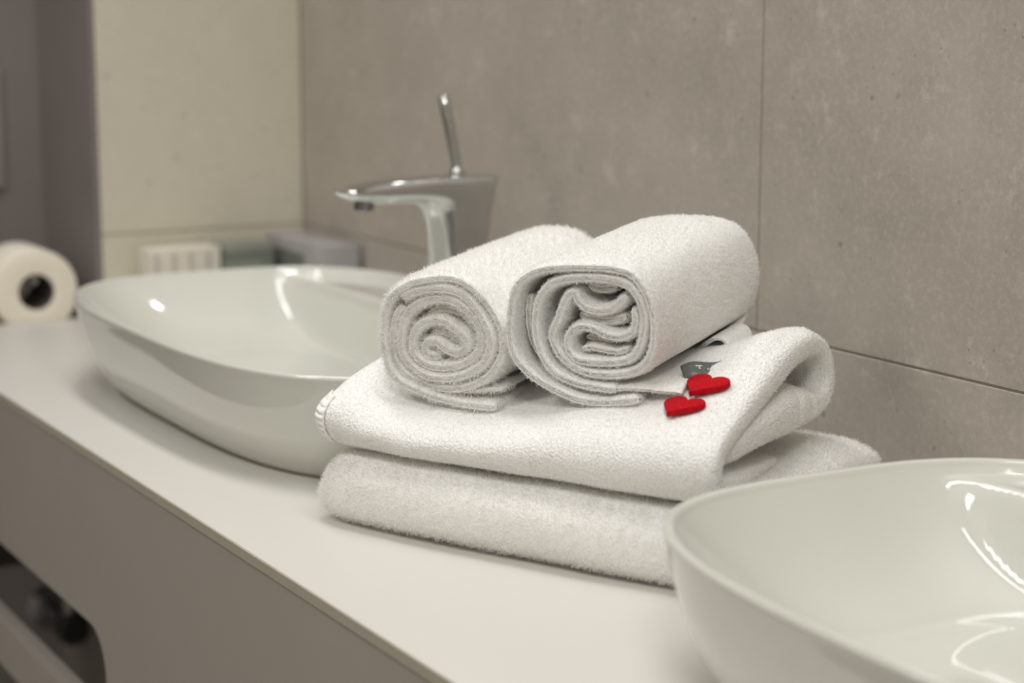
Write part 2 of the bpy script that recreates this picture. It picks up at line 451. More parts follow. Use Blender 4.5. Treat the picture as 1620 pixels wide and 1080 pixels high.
# ------------------------------------------------------------------ taps
def make_tap(x, label):
    r = empty('basin_tap', (x, YB, ZC + 0.0906), 0, label, 'tap', 'chrome basin taps')
    # side profile (y from the basin centre, z from the basin ledge), swept with a varying width
    top = [(0.196, 0.140), (0.160, 0.1405), (0.12, 0.1395), (0.08, 0.1375), (0.05, 0.1345), (0.030, 0.1320), (0.020, 0.1295)]
    und = [(0.176, 0.0), (0.178, 0.03), (0.182, 0.07), (0.188, 0.105), (0.196, 0.1375)]
    # build as stations from the foot to the spout tip: (centre y,z), (half width x), local front/back offsets
    V = []; F = []; n = 28
    st = []
    # column: horizontal sections; front edge (towards the user) bends forward into the spout
    col = [(0.000, 0.123, 0.176, 0.0235), (0.004, 0.123, 0.176, 0.0240), (0.02, 0.1225, 0.1765, 0.0240), (0.04, 0.1225, 0.178, 0.0240),
           (0.06, 0.122, 0.1805, 0.0240), (0.078, 0.120, 0.183, 0.0240)]
    for z, y0, y1, hw in col: st.append(((y0, z), (y1, z), hw))
    # fan of sections turning from horizontal to vertical round the elbow
    pivot = [((0.1185, 0.0900), (0.1865, 0.100), 0.0240), ((0.1165, 0.0985), (0.1905, 0.118), 0.0240), ((0.1135, 0.1055), (0.1955, 0.1395), 0.0240),
             ((0.108, 0.1105), (0.168, 0.1412), 0.0240), ((0.098, 0.1135), (0.138, 0.1415), 0.0238), ((0.085, 0.1142), (0.110, 0.1408), 0.0235),
             ((0.070, 0.1145), (0.085, 0.1395), 0.0230), ((0.055, 0.1155), (0.062, 0.1378), 0.0225), ((0.042, 0.1170), (0.044, 0.1358), 0.0218),
             ((0.030, 0.1200), (0.030, 0.1336), 0.0208), ((0.0225, 0.1240), (0.0225, 0.1318), 0.0190), ((0.0195, 0.1275), (0.0195, 0.1300), 0.0150)]
    st += pivot
    for (a, b, hw) in st:
        cy, cz = (a[0] + b[0]) / 2, (a[1] + b[1]) / 2
        dy, dz = (b[0] - a[0]) / 2, (b[1] - a[1]) / 2
        for k in range(n):
            th = 2 * math.pi * k / n
            c, s = math.cos(th), math.sin(th)
            # squarish back/top side, rounder front/under side
            p = 0.42 if c > 0 else 0.85
            cc = math.copysign(abs(c) ** p, c); ss = math.copysign(abs(s) ** (0.55 if c > 0 else 0.8), s)
            V.append((hw * ss, cy + dy * cc, cz + dz * cc))
    m_ = len(st)
    for i in range(m_ - 1):
        for k in range(n):
            F.append((i * n + k, i * n + (k + 1) % n, (i + 1) * n + (k + 1) % n, (i + 1) * n + k))
    F.append(tuple(range(n))); F.append(tuple(range((m_ - 1) * n, m_ * n)))
    bm = bmesh.new(); vs = [bm.verts.new(v) for v in V]
    for f in F: bm.faces.new([vs[i] for i in f])
    bm_obj('tap_body', bm, M['chrome'], r, smooth=True, angle=0.75)
    lathe('aerator', [(0, 0.1085), (0.009, 0.1085), (0.0105, 0.110), (0.0105, 0.121), (0, 0.121)], M['dark_chrome'], r, n=24, loc=(0, 0.046, 0))
    lathe('base_ring', [(0.0, 0.0), (0.031, 0.0), (0.031, 0.003), (0.027, 0.0045), (0, 0.0045)], M['chrome'], r, n=36, loc=(0, 0.1495, 0))
    h = tube('lever', [(0, 0.1535, 0.1425), (0, 0.1525, 0.150), (0, 0.1475, 0.175), (0, 0.1415, 0.203), (0, 0.1375, 0.2215), (0, 0.1373, 0.2225)],
             [0.0058, 0.0056, 0.0058, 0.0062, 0.0066, 0.0050], M['chrome'], r, n=18)
    lathe('lever_collar', [(0, 0.1505), (0.005, 0.150), (0.0075, 0.147), (0.0085, 0.1435), (0.0085, 0.139), (0, 0.139)], M['chrome'], r, n=24, loc=(0, 0.1533, 0))
    return r
make_tap(XB1, 'chrome mixer tap with an upright stick lever on the far basin')
make_tap(XB2, 'chrome mixer tap on the foreground basin, out of the picture to the right')

# ------------------------------------------------------------------ terry cloth builders
def resample(pts, step):
    """smooth a control polyline (Catmull-Rom) and resample it evenly; extra columns ride along"""
    P = np.array(pts, float); n = len(P)
    Q = np.vstack([2 * P[0] - P[1], P, 2 * P[-1] - P[-2]])
    out = []
    for i in range(n - 1):
        p0, p1, p2, p3 = Q[i], Q[i + 1], Q[i + 2], Q[i + 3]
        for t in np.linspace(0, 1, 24, endpoint=False):
            out.append(0.5 * ((2 * p1) + (-p0 + p2) * t + (2 * p0 - 5 * p1 + 4 * p2 - p3) * t ** 2 + (-p0 + 3 * p1 - 3 * p2 + p3) * t ** 3))
    out.append(P[-1]); out = np.array(out)
    d = np.r_[0, np.cumsum(np.hypot(*np.diff(out[:, :2], axis=0).T))]
    m = max(8, int(d[-1] / step))
    s = np.linspace(0, d[-1], m)
    return np.stack([np.interp(s, d, out[:, k]) for k in range(out.shape[1])], 1), s

def ribbon(path, step=0.0022, ns=44, ridges=True, ncap=15):
    """thick strip of cloth: path rows = (p, q, thickness, s_start, s_end); the strip runs along (p,q) and is
    s_end-s_start wide along the third axis.  Returns verts (p, s, q), quads, and per-vertex (path fraction, side)"""
    R, L = resample(path, step)
    m = len(R)
    T = np.gradient(R[:, :2], axis=0); T /= np.linalg.norm(T, axis=1)[:, None] + 1e-12
    Nn = np.stack([-T[:, 1], T[:, 0]], 1)
    # ring: (offset in -1..1 across the thickness, blend 0..1 along the width, outward cap amount)
    cap = [(math.cos(math.pi * k / (ncap - 1))) for k in range(ncap)]
    def capd(q):
        d = (1 - abs(q) ** 3.6) ** 0.65
        return 0.36 * d + (0.10 * math.cos(q * 3.6 * math.pi) * (1 - q * q) if ridges else 0)
    ringp = []
    for k in range(ns): ringp.append((1.0, k / (ns - 1), 0.0, 0))
    for q in cap[1:-1]: ringp.append((q, 1.0, capd(q), 1))
    for k in range(ns): ringp.append((-1.0, 1 - k / (ns - 1), 0.0, 0))
    for q in reversed(cap[1:-1]): ringp.append((q, 0.0, capd(q), -1))
    nr = len(ringp)
    q = np.array([r[0] for r in ringp]); bl = np.array([r[1] for r in ringp]); cd = np.array([r[2] for r in ringp]); sg = np.array([r[3] for r in ringp])
    t = R[:, 2]
    # thin the strip a little at its two ends
    e = np.minimum(1, np.minimum(L, L[-1] - L) / (0.5 * t + 1e-6)); e = 0.35 + 0.65 * np.sqrt(np.clip(e, 0, 1))
    t = t * e
    # rounded edges: the flat faces shrink towards the two edges of the width
    s0, s1 = R[:, 3], R[:, 4]
    wid = (s1 - s0)[:, None]
    pos = s0[:, None] + wid * bl[None, :]
    edge = np.minimum(pos - s0[:, None], s1[:, None] - pos) / (0.55 * t[:, None])
    rnd = np.where(np.abs(q)[None, :] > 0.999, 0.80 + 0.20 * np.sqrt(np.clip(1 - (1 - np.clip(edge, 0, 1)) ** 2, 0, 1)), 0.80)
    off = q[None, :] * t[:, None] / 2 * rnd
    p = R[:, 0][:, None] + Nn[:, 0][:, None] * off
    z = R[:, 1][:, None] + Nn[:, 1][:, None] * off
    s = pos + sg[None, :] * cd[None, :] * t[:, None]
    V = np.stack([p, s, z], -1).reshape(-1, 3)
    i = np.arange(m - 1)[:, None]; k = np.arange(nr)[None, :]
    F = np.stack([i * nr + k, i * nr + (k + 1) % nr, (i + 1) * nr + (k + 1) % nr, (i + 1) * nr + k], -1).reshape(-1, 4)
    def mir(k_): return ns + (ncap - 2) + (ns - 1 - k_)
    kk = np.arange(ns - 1)
    c0 = np.stack([kk + 1, kk, mir(kk), mir(kk + 1)], 1)
    c1 = np.stack([kk, kk + 1, mir(kk + 1), mir(kk)], 1) + (m - 1) * nr
    F = np.vstack([F, c0, c1])
    frac = np.repeat(L / L[-1], nr); side = np.tile(q, m); blend = np.tile(bl, m)
    return V, F, frac, side, blend, (m, nr)

def fnoise(P, freq, seed, octaves=3):
    """cheap smooth noise: sums of sines in random directions"""
    r = np.random.default_rng(seed); out = np.zeros(len(P)); amp = 1.0; tot = 0
    for o in range(octaves):
        for _ in range(5):
            d = r.normal(size=3); d /= np.linalg.norm(d)
            out += amp * np.sin(P @ d * freq * 2 * math.pi * r.uniform(0.6, 1.4) + r.uniform(0, 6.28)); tot += amp
        freq *= 2.1; amp *= 0.5
    return out / tot * 2.2

def fast_mesh(name, V, F, mat, parent, smooth=True):
    """F: (n,3) or (n,4) int array"""
    me = bpy.data.meshes.new(name)
    V = np.asarray(V, np.float32); F = np.asarray(F, np.int32); k = F.shape[1]
    me.vertices.add(len(V)); me.vertices.foreach_set('co', V.ravel())
    me.loops.add(F.size); me.loops.foreach_set('vertex_index', F.ravel())
    me.polygons.add(len(F)); me.polygons.foreach_set('loop_start', np.arange(0, F.size, k, dtype=np.int32))
    me.polygons.foreach_set('loop_total', np.full(len(F), k, np.int32))
    if smooth: me.polygons.foreach_set('use_smooth', np.ones(len(F), bool))
    me.update(calc_edges=True)
    me.materials.append(mat)
    o = bpy.data.objects.new(name, me); C.objects.link(o); o.parent = parent
    return o

def tufts(V, F, weight, count, length, width, lean, seed, stretch=(1, 1, 1)):
    """short bent cotton loops standing on the cloth; returns one triangle soup"""
    r = np.random.default_rng(seed)
    a, b, c, d = (V[F[:, k]] for k in range(4))
    nrm = np.cross(c - a, d - b); area = np.linalg.norm(nrm, axis=1) / 2
    nn = nrm / (2 * area[:, None] + 1e-15)
    wgt = area * weight; wgt /= wgt.sum()
    f = r.choice(len(F), size=count, p=wgt)
    x, y = r.random(count)[:, None], r.random(count)[:, None]
    P = (a[f] * (1 - x) + b[f] * x) * (1 - y) + (d[f] * (1 - x) + c[f] * x) * y
    n = nn[f]
    # lean direction: clumps plus chance
    PS = P * np.array(stretch)
    g = np.stack([fnoise(PS, 150, seed + 1, 2), fnoise(PS, 150, seed + 2, 2), fnoise(PS, 150, seed + 3, 2)], 1)
    clump = np.clip(0.55 + 0.75 * fnoise(PS, 190, seed + 4, 2), 0.12, 1.25)[:, None]
    dirn = g * lean + r.normal(size=(count, 3)) * lean * 0.8
    dirn -= n * (dirn * n).sum(1)[:, None]
    L = length * r.uniform(0.65, 1.2, count)[:, None] * (0.35 + 0.85 * clump)
    tg = np.cross(n, r.normal(size=(count, 3))); tg /= np.linalg.norm(tg, axis=1)[:, None] + 1e-9
    wd = width * r.uniform(0.7, 1.3, count)[:, None] * tg / 2
    base = P - n * length * 0.15
    mid = P + n * L * 0.55 + dirn * L * 0.30
    tip = P + n * L * 0.85 + dirn * L * 0.95
    VV = np.stack([base - wd, base + wd, mid + wd * 0.95, mid - wd * 0.95, tip], 1).reshape(-1, 3)
    o = np.arange(count)[:, None] * 5
    FF = np.stack([o + [0, 1, 2], o + [0, 2, 3], o + [3, 2, 4]], 1).reshape(-1, 3)
    return VV, FF

def outward(V, F):
    """make sure quads of a strip face outwards (checks the signed volume)"""
    a, b, c, d = (V[F[:, k]] for k in range(4))
    vol = (np.cross(b, c) * a).sum() + (np.cross(c, d) * a).sum()
    return F if vol > 0 else F[:, ::-1].copy()

# ------------------------------------------------------------------ folded towels (frame: u along the front edge, v towards the wall)
TA = math.radians(24.695)
TO = (-1.326, 0.598, ZC)

def folded(name, label, parts, deform, pile, mat, seed, stretch=(1, 1, 1)):
    """parts: list of (path rows (v, z, t, u0, u1), weight function)"""
    root = empty(name, TO, TA, label, 'towel', 'folded towels in the pile')
    AV = []; AF = []; W = []; off = 0
    for rows_, wf in parts:
        V, F, frac, side, bl, dims = ribbon(rows_, ridges=False, ns=60)
        V = V[:, [1, 0, 2]]                      # (u, v, z)
        D = deform(V, frac)
        F = outward(D, F)
        # close the two ends of the strip
        AV.append(D); AF.append(F + off); off += len(D)
        W.append(wf(V[F].mean(1), frac[F].mean(1), side[F].mean(1)))
    V = np.vstack(AV); F = np.vstack(AF); W = np.concatenate(W)
    fast_mesh('cloth', V, F, mat, root)
    if pile:
        cnt, ln, wd, lean = pile
        VV, FF = tufts(V, F, W, cnt, ln, wd, lean, seed, stretch)
        VV[:, 2] = np.maximum(VV[:, 2], 0.0002)
        tag(fast_mesh('terry_pile', VV, FF, M['pile'], root, smooth=False), kind='stuff')
    return root

# bottom towel: one thick fold, front edge rounded
U0, U1 = -0.010, 0.338
def ur_b(v): return 0.345 - 0.05 * max(0, v)
def ul_(u0, v): return u0 + 0.40 * max(0, v - 0.045)
bottom_path = [(v, z, t, ul_(U0, v), ur_b(v)) for (v, z, t) in [
    (0.285, 0.0150, 0.024), (0.22, 0.0155, 0.028), (0.12, 0.0155, 0.030), (0.05, 0.0155, 0.030), (0.024, 0.0162, 0.030), (0.0150, 0.0205, 0.029),
    (0.0125, 0.0295, 0.029), (0.0150, 0.0385, 0.029), (0.025, 0.0435, 0.030), (0.05, 0.0445, 0.031), (0.12, 0.0455, 0.034), (0.20, 0.0475, 0.038),
    (0.25, 0.0455, 0.036), (0.283, 0.0390, 0.030)]]
def def_bottom(V, frac):
    D = V.copy()
    n = fnoise(V * [1, 1, 1.5], 9, 21, 2)
    up = np.clip(V[:, 2] / 0.055, 0, 1)
    D[:, 2] += n * 0.0016 * up
    D[:, 1] += -0.006 * np.sin(np.clip((V[:, 0]) / 0.33, 0, 1) * math.pi) * np.clip(1 - V[:, 1] / 0.05, 0, 1) + n * 0.0010
    D[:, 0] += 0.0015 * fnoise(V, 14, 22, 2)
    # rounder, lower left end
    lft = np.clip(1 - (V[:, 0] - U0) / 0.03, 0, 1.4)
    D[:, 2] -= up * lft ** 2 * 0.008
    D[:, 1] += np.clip(1 - V[:, 1] / 0.05, 0, 1) * lft ** 2 * 0.006
    return D
def w_bottom(c, frac, side):
    w_ = np.where(c[:, 1] < 0.035, 1.0, 0.08)
    w_ = np.where((c[:, 0] > 0.27) & (frac > 0.4), 1.0, w_)
    w_ = np.where((c[:, 0] < 0.02) & (c[:, 1] < 0.12), 0.7, w_)
    return w_
folded('bath_towel', 'fluffy white folded bath towel at the bottom of the pile', [(bottom_path, w_bottom)], def_bottom,
       (110000, 0.0036, 0.00036, 0.6), M['terry'], 31)

# upper towel: bottom layer, round front, top layer running back, folding down and returning inside
def ur_t(v): return 0.334 - 0.115 * max(0, v)
UL = -0.012
top_path = [(v, z, t, ul_(UL, v), ur_t(v) + du) for (v, z, t, du) in [
    (0.150, 0.0665, 0.008, -0.004), (0.11, 0.0680, 0.012, -0.002), (0.08, 0.0690, 0.016, 0), (0.05, 0.0705, 0.019, 0), (0.028, 0.0715, 0.021, 0.001), (0.0140, 0.0760, 0.022, 0.002),
    (0.0080, 0.0840, 0.022, 0.003), (0.0105, 0.0930, 0.022, 0.003), (0.0220, 0.1010, 0.022, 0.002), (0.045, 0.1095, 0.023, 0),
    (0.075, 0.1215, 0.027, 0), (0.11, 0.1350, 0.030, 0), (0.145, 0.1445, 0.030, 0), (0.175, 0.1480, 0.028, 0.000), (0.200, 0.1485, 0.024, 0.001), (0.220, 0.1435, 0.021, 0.002),
    (0.2300, 0.1310, 0.020, 0.004), (0.2315, 0.1150, 0.020, 0.005), (0.224, 0.1030, 0.022, 0.004), (0.203, 0.0995, 0.029, 0.001),
    (0.172, 0.1030, 0.040, -0.001), (0.138, 0.1045, 0.043, -0.001), (0.108, 0.1045, 0.040, -0.001), (0.080, 0.1010, 0.032, -0.001), (0.052, 0.0955, 0.022, -0.001),
    (0.034, 0.0920, 0.013, -0.001), (0.024, 0.0900, 0.008, -0.002)]]
def ktop(u, v):
    def ss(a, b, x):
        t = np.clip((x - a) / (b - a), 0, 1); return t * t * (3 - 2 * t)
    vv = np.clip((v - 0.045) / 0.18, 0, 1)
    mid = 0.62 + 0.24 * ss(0.12, 0.235, u) - 0.15 * vv
    rgt = ss(0.225, 0.315, u)
    lft = 1 - ss(-0.005, 0.055, u)
    k = mid + (1.0 - mid) * rgt
    return k + (0.92 - mid) * lft * (1 - rgt)
def def_top(V, frac):
    D = V.copy()
    base = 0.0605
    D[:, 2] = base + (V[:, 2] - base) * np.where(V[:, 2] > base, ktop(V[:, 0], V[:, 1]), 1)
    h = np.clip((V[:, 2] - base) / 0.05, 0, 1)
    n = fnoise(V, 10, 41, 2)
    D[:, 2] += n * 0.0015 * h
    # front edge: gentle bow, lower sag to the right
    fr = np.clip(1 - V[:, 1] / 0.05, 0, 1)
    D[:, 2] += fr * (0.004 * np.clip((V[:, 0] - 0.2) / 0.13, 0, 1) * h)
    D[:, 1] += n * 0.0012
    # crease where the inner layer leaves the front corner
    # left end: rounded in plan, hem gathered in small ribs
    lf = np.clip(1 - (V[:, 0] - UL) / 0.03, 0, 1.3)
    D[:, 1] += fr * lf ** 2 * 0.007
    D[:, 2] -= np.clip((V[:, 2] - 0.09) / 0.02, 0, 1) * lf ** 2 * 0.004
    D[:, 0] += np.clip((0.075 - V[:, 2]) / 0.02, 0, 1) * lf * 0.005
    # creases across the inner fold near the right edge
    inn = (frac > 0.70) & (frac < 0.86)
    ed = np.clip((V[:, 0] - 0.24) / 0.06, 0, 1)
    D[:, 2] += np.where(inn, -0.0035 * ed * np.exp(-((V[:, 1] - 0.162) / 0.004) ** 2) - 0.0025 * ed * np.exp(-((V[:, 1] - 0.192) / 0.004) ** 2), 0)
    D[:, 0] += np.where(inn, -0.004 * ed * np.exp(-((V[:, 1] - 0.162) / 0.004) ** 2) - 0.003 * ed * np.exp(-((V[:, 1] - 0.192) / 0.004) ** 2), 0)
    return D
def w_top(c, frac, side):
    w_ = np.full(len(c), 0.03)
    w_ = np.where(c[:, 1] < 0.05, 1.0, w_)
    w_ = np.where((frac < 0.58) & (c[:, 2] > 0.09), 0.6, w_)
    w_ = np.where(c[:, 0] > 0.24, 1.0, w_)
    w_ = np.where(c[:, 0] < UL + 0.010, 0.0, w_)
    return w_
ut = folded('bath_towel', 'ribbed white folded towel with a hollow side fold, under the two rolls', [(top_path, w_top)], def_top,
            (120000, 0.0014, 0.00036, 0.7), M['terry_rib'], 51, (0.45, 1.5, 1.5))

from mathutils.bvhtree import BVHTree
_me = next(c for c in ut.children if c.name.startswith('cloth')).data
_co = np.empty(len(_me.vertices) * 3, np.float32); _me.vertices.foreach_get('co', _co)
TOP_BVH = BVHTree.FromPolygons([tuple(v) for v in _co.reshape(-1, 3).tolist()], [tuple(p.vertices) for p in _me.polygons])
def top_hit(u, v, r=0.006):
    """height and upward normal (towel frame) of the upper towel's top surface"""
    h = []; n = Vector()
    for du, dv in ((0, 0), (r, 0), (-r, 0), (0, r), (0, -r)):
        hit, nn, _, _ = TOP_BVH.ray_cast(Vector((u + du, v + dv, 0.4)), Vector((0, 0, -1)))
        h.append(hit.z)
    n = Vector((-(h[1] - h[2]) / (2 * r), -(h[3] - h[4]) / (2 * r), 1)).normalized()
    return h[0], n
def top_z(u, v): return top_hit(u, v)[0]

# gathered woven hem on the left end of the upper towel: follows the rounded front, with small ribs
Vh = []; Fh = []; nu_, nz_ = 9, 90
for i in range(nz_):
    z = 0.0655 + (0.1015 - 0.0655) * i / (nz_ - 1)
    for j in range(nu_):
        u = UL - 0.0050 + 0.0165 * j / (nu_ - 1)
        hit = None; uu = u
        while hit is None and uu < UL + 0.03:
            hit, _n, _i, _d = TOP_BVH.ray_cast(Vector((uu, -0.1, z)), Vector((0, 1, 0)))
            if hit is None: uu += 0.0005
        env = math.sin(math.pi * min(1, max(0, (j + 0.6) / (nu_ + 0.2)))) ** 0.6
        rib = 0.0008 * math.sin(i / (nz_ - 1) * 2 * math.pi * 7.5) * env
        Vh.append((uu - 0.0008, hit.y - 0.0012 - 0.0008 * env - rib, z))
for i in range(nz_ - 1):
    for j in range(nu_ - 1):
        Fh.append((i * nu_ + j, i * nu_ + j + 1, (i + 1) * nu_ + j + 1, (i + 1) * nu_ + j))
hem = fast_mesh('gathered_hem', np.array(Vh), np.array(Fh), M['hem'], ut)
sm = hem.modifiers.new('thickness', 'SOLIDIFY'); sm.thickness = 0.0018; sm.offset = 0.0

def from_uv(u, v, z):
    c, s = math.cos(TA), math.sin(TA)
    return Vector((TO[0] + u * c - v * s, TO[1] + u * s + v * c, ZC + z))

# ------------------------------------------------------------------ rolled towels (end face in the a/b plane, cm; axis towards the wall)
HD, TT = math.radians(150.02 - 28), math.radians(4.3)
AX = Vector((math.cos(HD) * math.cos(TT), math.sin(HD) * math.cos(TT), math.sin(TT)))
RX = Vector((math.sin(HD), -math.cos(HD), 0))
UX = RX.cross(AX)

LA = [(2.74, 0.72), (1.04, 0.63), (-0.8, 0.66), (-2.53, 0.85), (-4.12, 1.24), (-5.58, 1.82), (-6.5, 2.58), (-6.98, 3.63), (-7.19, 4.82), (-7.11, 6.14), (-6.83, 7.36), (-6.29, 8.47), (-5.29, 9.31), (-3.92, 9.93), (-2.17, 10.28), (-0.6, 10.21), (0.67, 9.72), (1.8, 8.94), (2.66, 7.96), (3.18, 6.84), (3.26, 5.69), (3.03, 4.62), (2.47, 3.64), (1.52, 2.67), (0.05, 1.93), (-1.69, 1.61), (-3.29, 1.64), (-4.75, 2.08), (-5.93, 2.82), (-6.54, 3.67), (-6.57, 4.87), (-6.4, 6.08), (-5.95, 7.19), (-5.44, 7.88)]
LB = [(-5.4, 8.53), (-3.82, 9.18), (-2.21, 9.49), (-0.78, 9.33), (0.37, 8.83), (1.31, 8.03), (2.04, 7.1), (2.38, 5.97), (2.14, 4.89), (1.38, 3.77), (-0.04, 2.94), (-1.64, 2.49), (-3.24, 2.52), (-4.57, 3.0), (-5.47, 3.76), (-5.79, 4.93), (-5.61, 6.14), (-5.07, 7.26), (-4.15, 8.03), (-3.06, 8.53), (-1.86, 8.67), (-0.69, 8.46), (0.33, 7.9), (1.07, 7.08), (1.39, 6.12), (1.21, 5.11), (0.48, 4.22), (-0.66, 3.59), (-2.0, 3.29), (-3.2, 3.36), (-4.25, 3.81), (-4.81, 4.6), (-4.69, 5.62), (-3.97, 6.45), (-2.88, 6.89), (-1.82, 6.86), (-0.92, 6.4), (-0.03, 5.88), (0.09, 5.07), (-0.75, 4.53), (-1.8, 4.73), (-2.57, 5.2), (-3.44, 5.13), (-3.74, 4.51), (-3.16, 4.08), (-2.36, 4.13)]
LC = [(-0.23, 1.51), (1.09, 1.71), (2.14, 1.9), (3.05, 2.07)]
RA = [(3.13, 1.04), (1.74, 0.74), (-0.03, 0.53), (-1.8, 0.65), (-3.32, 1.09), (-4.73, 1.68), (-6.0, 2.46), (-6.86, 3.4), (-7.21, 4.57), (-7.2, 6.0), (-7.02, 7.32), (-6.69, 8.41), (-6.01, 9.28), (-4.82, 9.97), (-3.28, 10.3), (-1.63, 10.45), (-0.01, 10.52), (1.48, 10.45), (2.69, 10.08), (3.53, 9.36), (4.06, 8.38), (4.34, 7.14), (4.37, 5.88), (4.17, 4.72), (3.6, 3.68), (2.53, 2.97), (1.03, 2.61), (-0.73, 2.56), (-2.11, 2.91), (-3.12, 3.59), (-3.73, 4.51), (-3.82, 5.44), (-3.35, 6.31), (-3.0, 7.27), (-2.59, 8.12), (-2.07, 8.48), (-1.65, 7.84), (-0.84, 7.38), (0.16, 7.28), (1.16, 7.64), (2.11, 8.58)]
RB = [(1.28, 1.6), (-0.25, 1.6), (-1.89, 1.8), (-3.29, 2.27), (-4.29, 3.13), (-4.9, 4.29), (-5.11, 5.58), (-5.0, 6.88), (-4.63, 8.09), (-3.83, 8.99), (-2.54, 9.49), (-1.03, 9.68), (0.47, 9.72), (1.82, 9.53), (2.79, 9.03), (3.38, 8.21), (3.57, 7.08), (3.42, 5.92), (3.09, 4.85), (2.37, 3.96), (1.31, 3.56), (-0.2, 3.42), (-1.71, 3.5), (-2.46, 4.02), (-2.63, 4.84), (-2.29, 5.57), (-1.51, 6.04), (-0.51, 5.95), (0.48, 5.51), (1.6, 5.42), (2.48, 5.96), (2.72, 6.9), (2.58, 7.69)]
LF = [(-3.5, 7.3), (-2.3, 7.75), (-1.0, 7.65), (0.0, 7.15), (0.6, 6.3)]
LG = [(-3.3, 5.85), (-2.3, 5.95), (-1.3, 5.6), (-0.6, 5.2)]
RE = [(-6.16, 7.9), (-6.28, 6.4), (-6.1, 4.77), (-5.53, 3.42), (-4.64, 2.44), (-3.5, 1.77)]
RF = [(-1.3, 8.95), (-0.23, 8.75), (0.95, 8.95)]
RG = [(-2.0, 6.75), (-0.73, 6.5), (0.4, 6.45), (1.7, 6.75)]
RH = [(-1.6, 5.05), (-0.5, 4.98), (0.6, 4.85)]
RL = [(2.6, 1.8), (3.3, 2.45), (4.1, 2.95), (4.8, 2.95), (5.2, 2.5), (5.25, 1.9)]
RD = [(-1.62, 4.25), (-0.9, 4.42), (0.2, 4.30), (1.2, 4.25), (2.05, 4.55)]
RC = [(0.25, 1.32), (1.51, 1.62), (3.0, 1.92), (4.73, 2.13), (6.43, 2.31)]

def rolled(name, label, loc, layers, L, deform, pile, mat, seed, facew=1.0, stretch=(1, 1, 1)):
    root = empty(name, loc, 0, label, 'towel', 'rolled towels on the pile')
    root.matrix_world = Matrix((
        (RX.x, AX.x, UX.x, loc[0]), (RX.y, AX.y, UX.y, loc[1]), (RX.z, AX.z, UX.z, loc[2]), (0, 0, 0, 1)))
    AV = []; AF = []; W = []; off = 0
    for (pts, th, recess, outer) in layers:
        k = len(pts)
        rec = recess if hasattr(recess, '__len__') else [recess] * k
        ths = th if hasattr(th, '__len__') else [th] * k
        rows_ = [(p[0] / 100, p[1] / 100, ths[i], rec[i], L - 0.3 * rec[i]) for i, p in enumerate(pts)]
        V, F, frac, side, bl, dims = ribbon(rows_, step=0.0018, ns=40)
        D = deform(V, frac, outer)
        F = outward(D, F)
        AV.append(D); AF.append(F + off); off += len(D)
        c = V[F].mean(1); fr = frac[F].mean(1)
        wgt = np.where(c[:, 1] < 0.020, facew, 0.0)
        if outer: wgt = np.where((fr < outer) & (c[:, 1] >= 0.020), 0.75, wgt)
        W.append(wgt)
    V = np.vstack(AV); F = np.vstack(AF); W = np.concatenate(W)
    # hidden inner faces of the outer layer need no loops
    cen = np.array([np.median(V[:, 0]), np.median(V[:, 2])])
    c = V[F].mean(1); n = np.cross(V[F[:, 2]] - V[F[:, 0]], V[F[:, 3]] - V[F[:, 1]])
    outw = (n[:, 0] * (c[:, 0] - cen[0]) + n[:, 2] * (c[:, 2] - cen[1])) > 0
    W = np.where((c[:, 1] > 0.03) & ~outw, 0, W)
    fast_mesh('cloth', V, F, mat, root)
    cnt, ln, wd, lean = pile
    VV, FF = tufts(V, F, W, cnt, ln, wd, lean, seed, stretch)
    tag(fast_mesh('terry_pile', VV, FF, M['pile'], root, smooth=False), kind='stuff')
    return root

def def_roll(seed, amp, cx, cz, grow):
    def f(V, frac, outer):
        D = V.copy()
        n = fnoise(V, 16, seed, 2)
        y = V[:, 1]
        # front edge: layers end a little unevenly
        D[:, 1] += amp * 1.5 * fnoise(np.stack([V[:, 0], V[:, 2], frac * 0.4], 1), 18, seed + 3, 2) * np.clip(1 - y / 0.05, 0, 1)
        g = 1 + grow * np.sin(np.clip(y / 0.2, 0, 1) * math.pi * 0.75)
        D[:, 0] = cx + (V[:, 0] - cx) * g
        D[:, 2] = np.maximum(0.0, cz + (V[:, 2] - cz) * g)
        D[:, 0] += n * amp; D[:, 2] += n * amp * 0.7
        D[:, 2] = np.maximum(D[:, 2], 0.0005)
        return D
    return f

def recess_in(pts, a, b):
    k = len(pts)
    return [a + (b - a) * (i / (k - 1)) ** 1.5 for i in range(k)]

PL = (-1.2469, 0.6803, ZC + 0.0970)
PR = (-1.1425, 0.7338, ZC + 0.1125)
rolled('rolled_towel', 'fluffy white rolled towel on the left, nearest the tap', PL,
       [(LA, 0.0088, recess_in(LA, 0.0, 0.004), 0.66), (LB, 0.0100, recess_in(LB, 0.001, 0.006), 0), (LF, 0.0075, 0.009, 0), (LG, 0.0065, 0.009, 0), (LC, 0.0032, 0.002, 0.9)],
       0.198, def_roll(61, 0.0009, -0.019, 0.054, 0.02), (110000, 0.0034, 0.00034, 0.6), M['terry'], 71, 0.7)

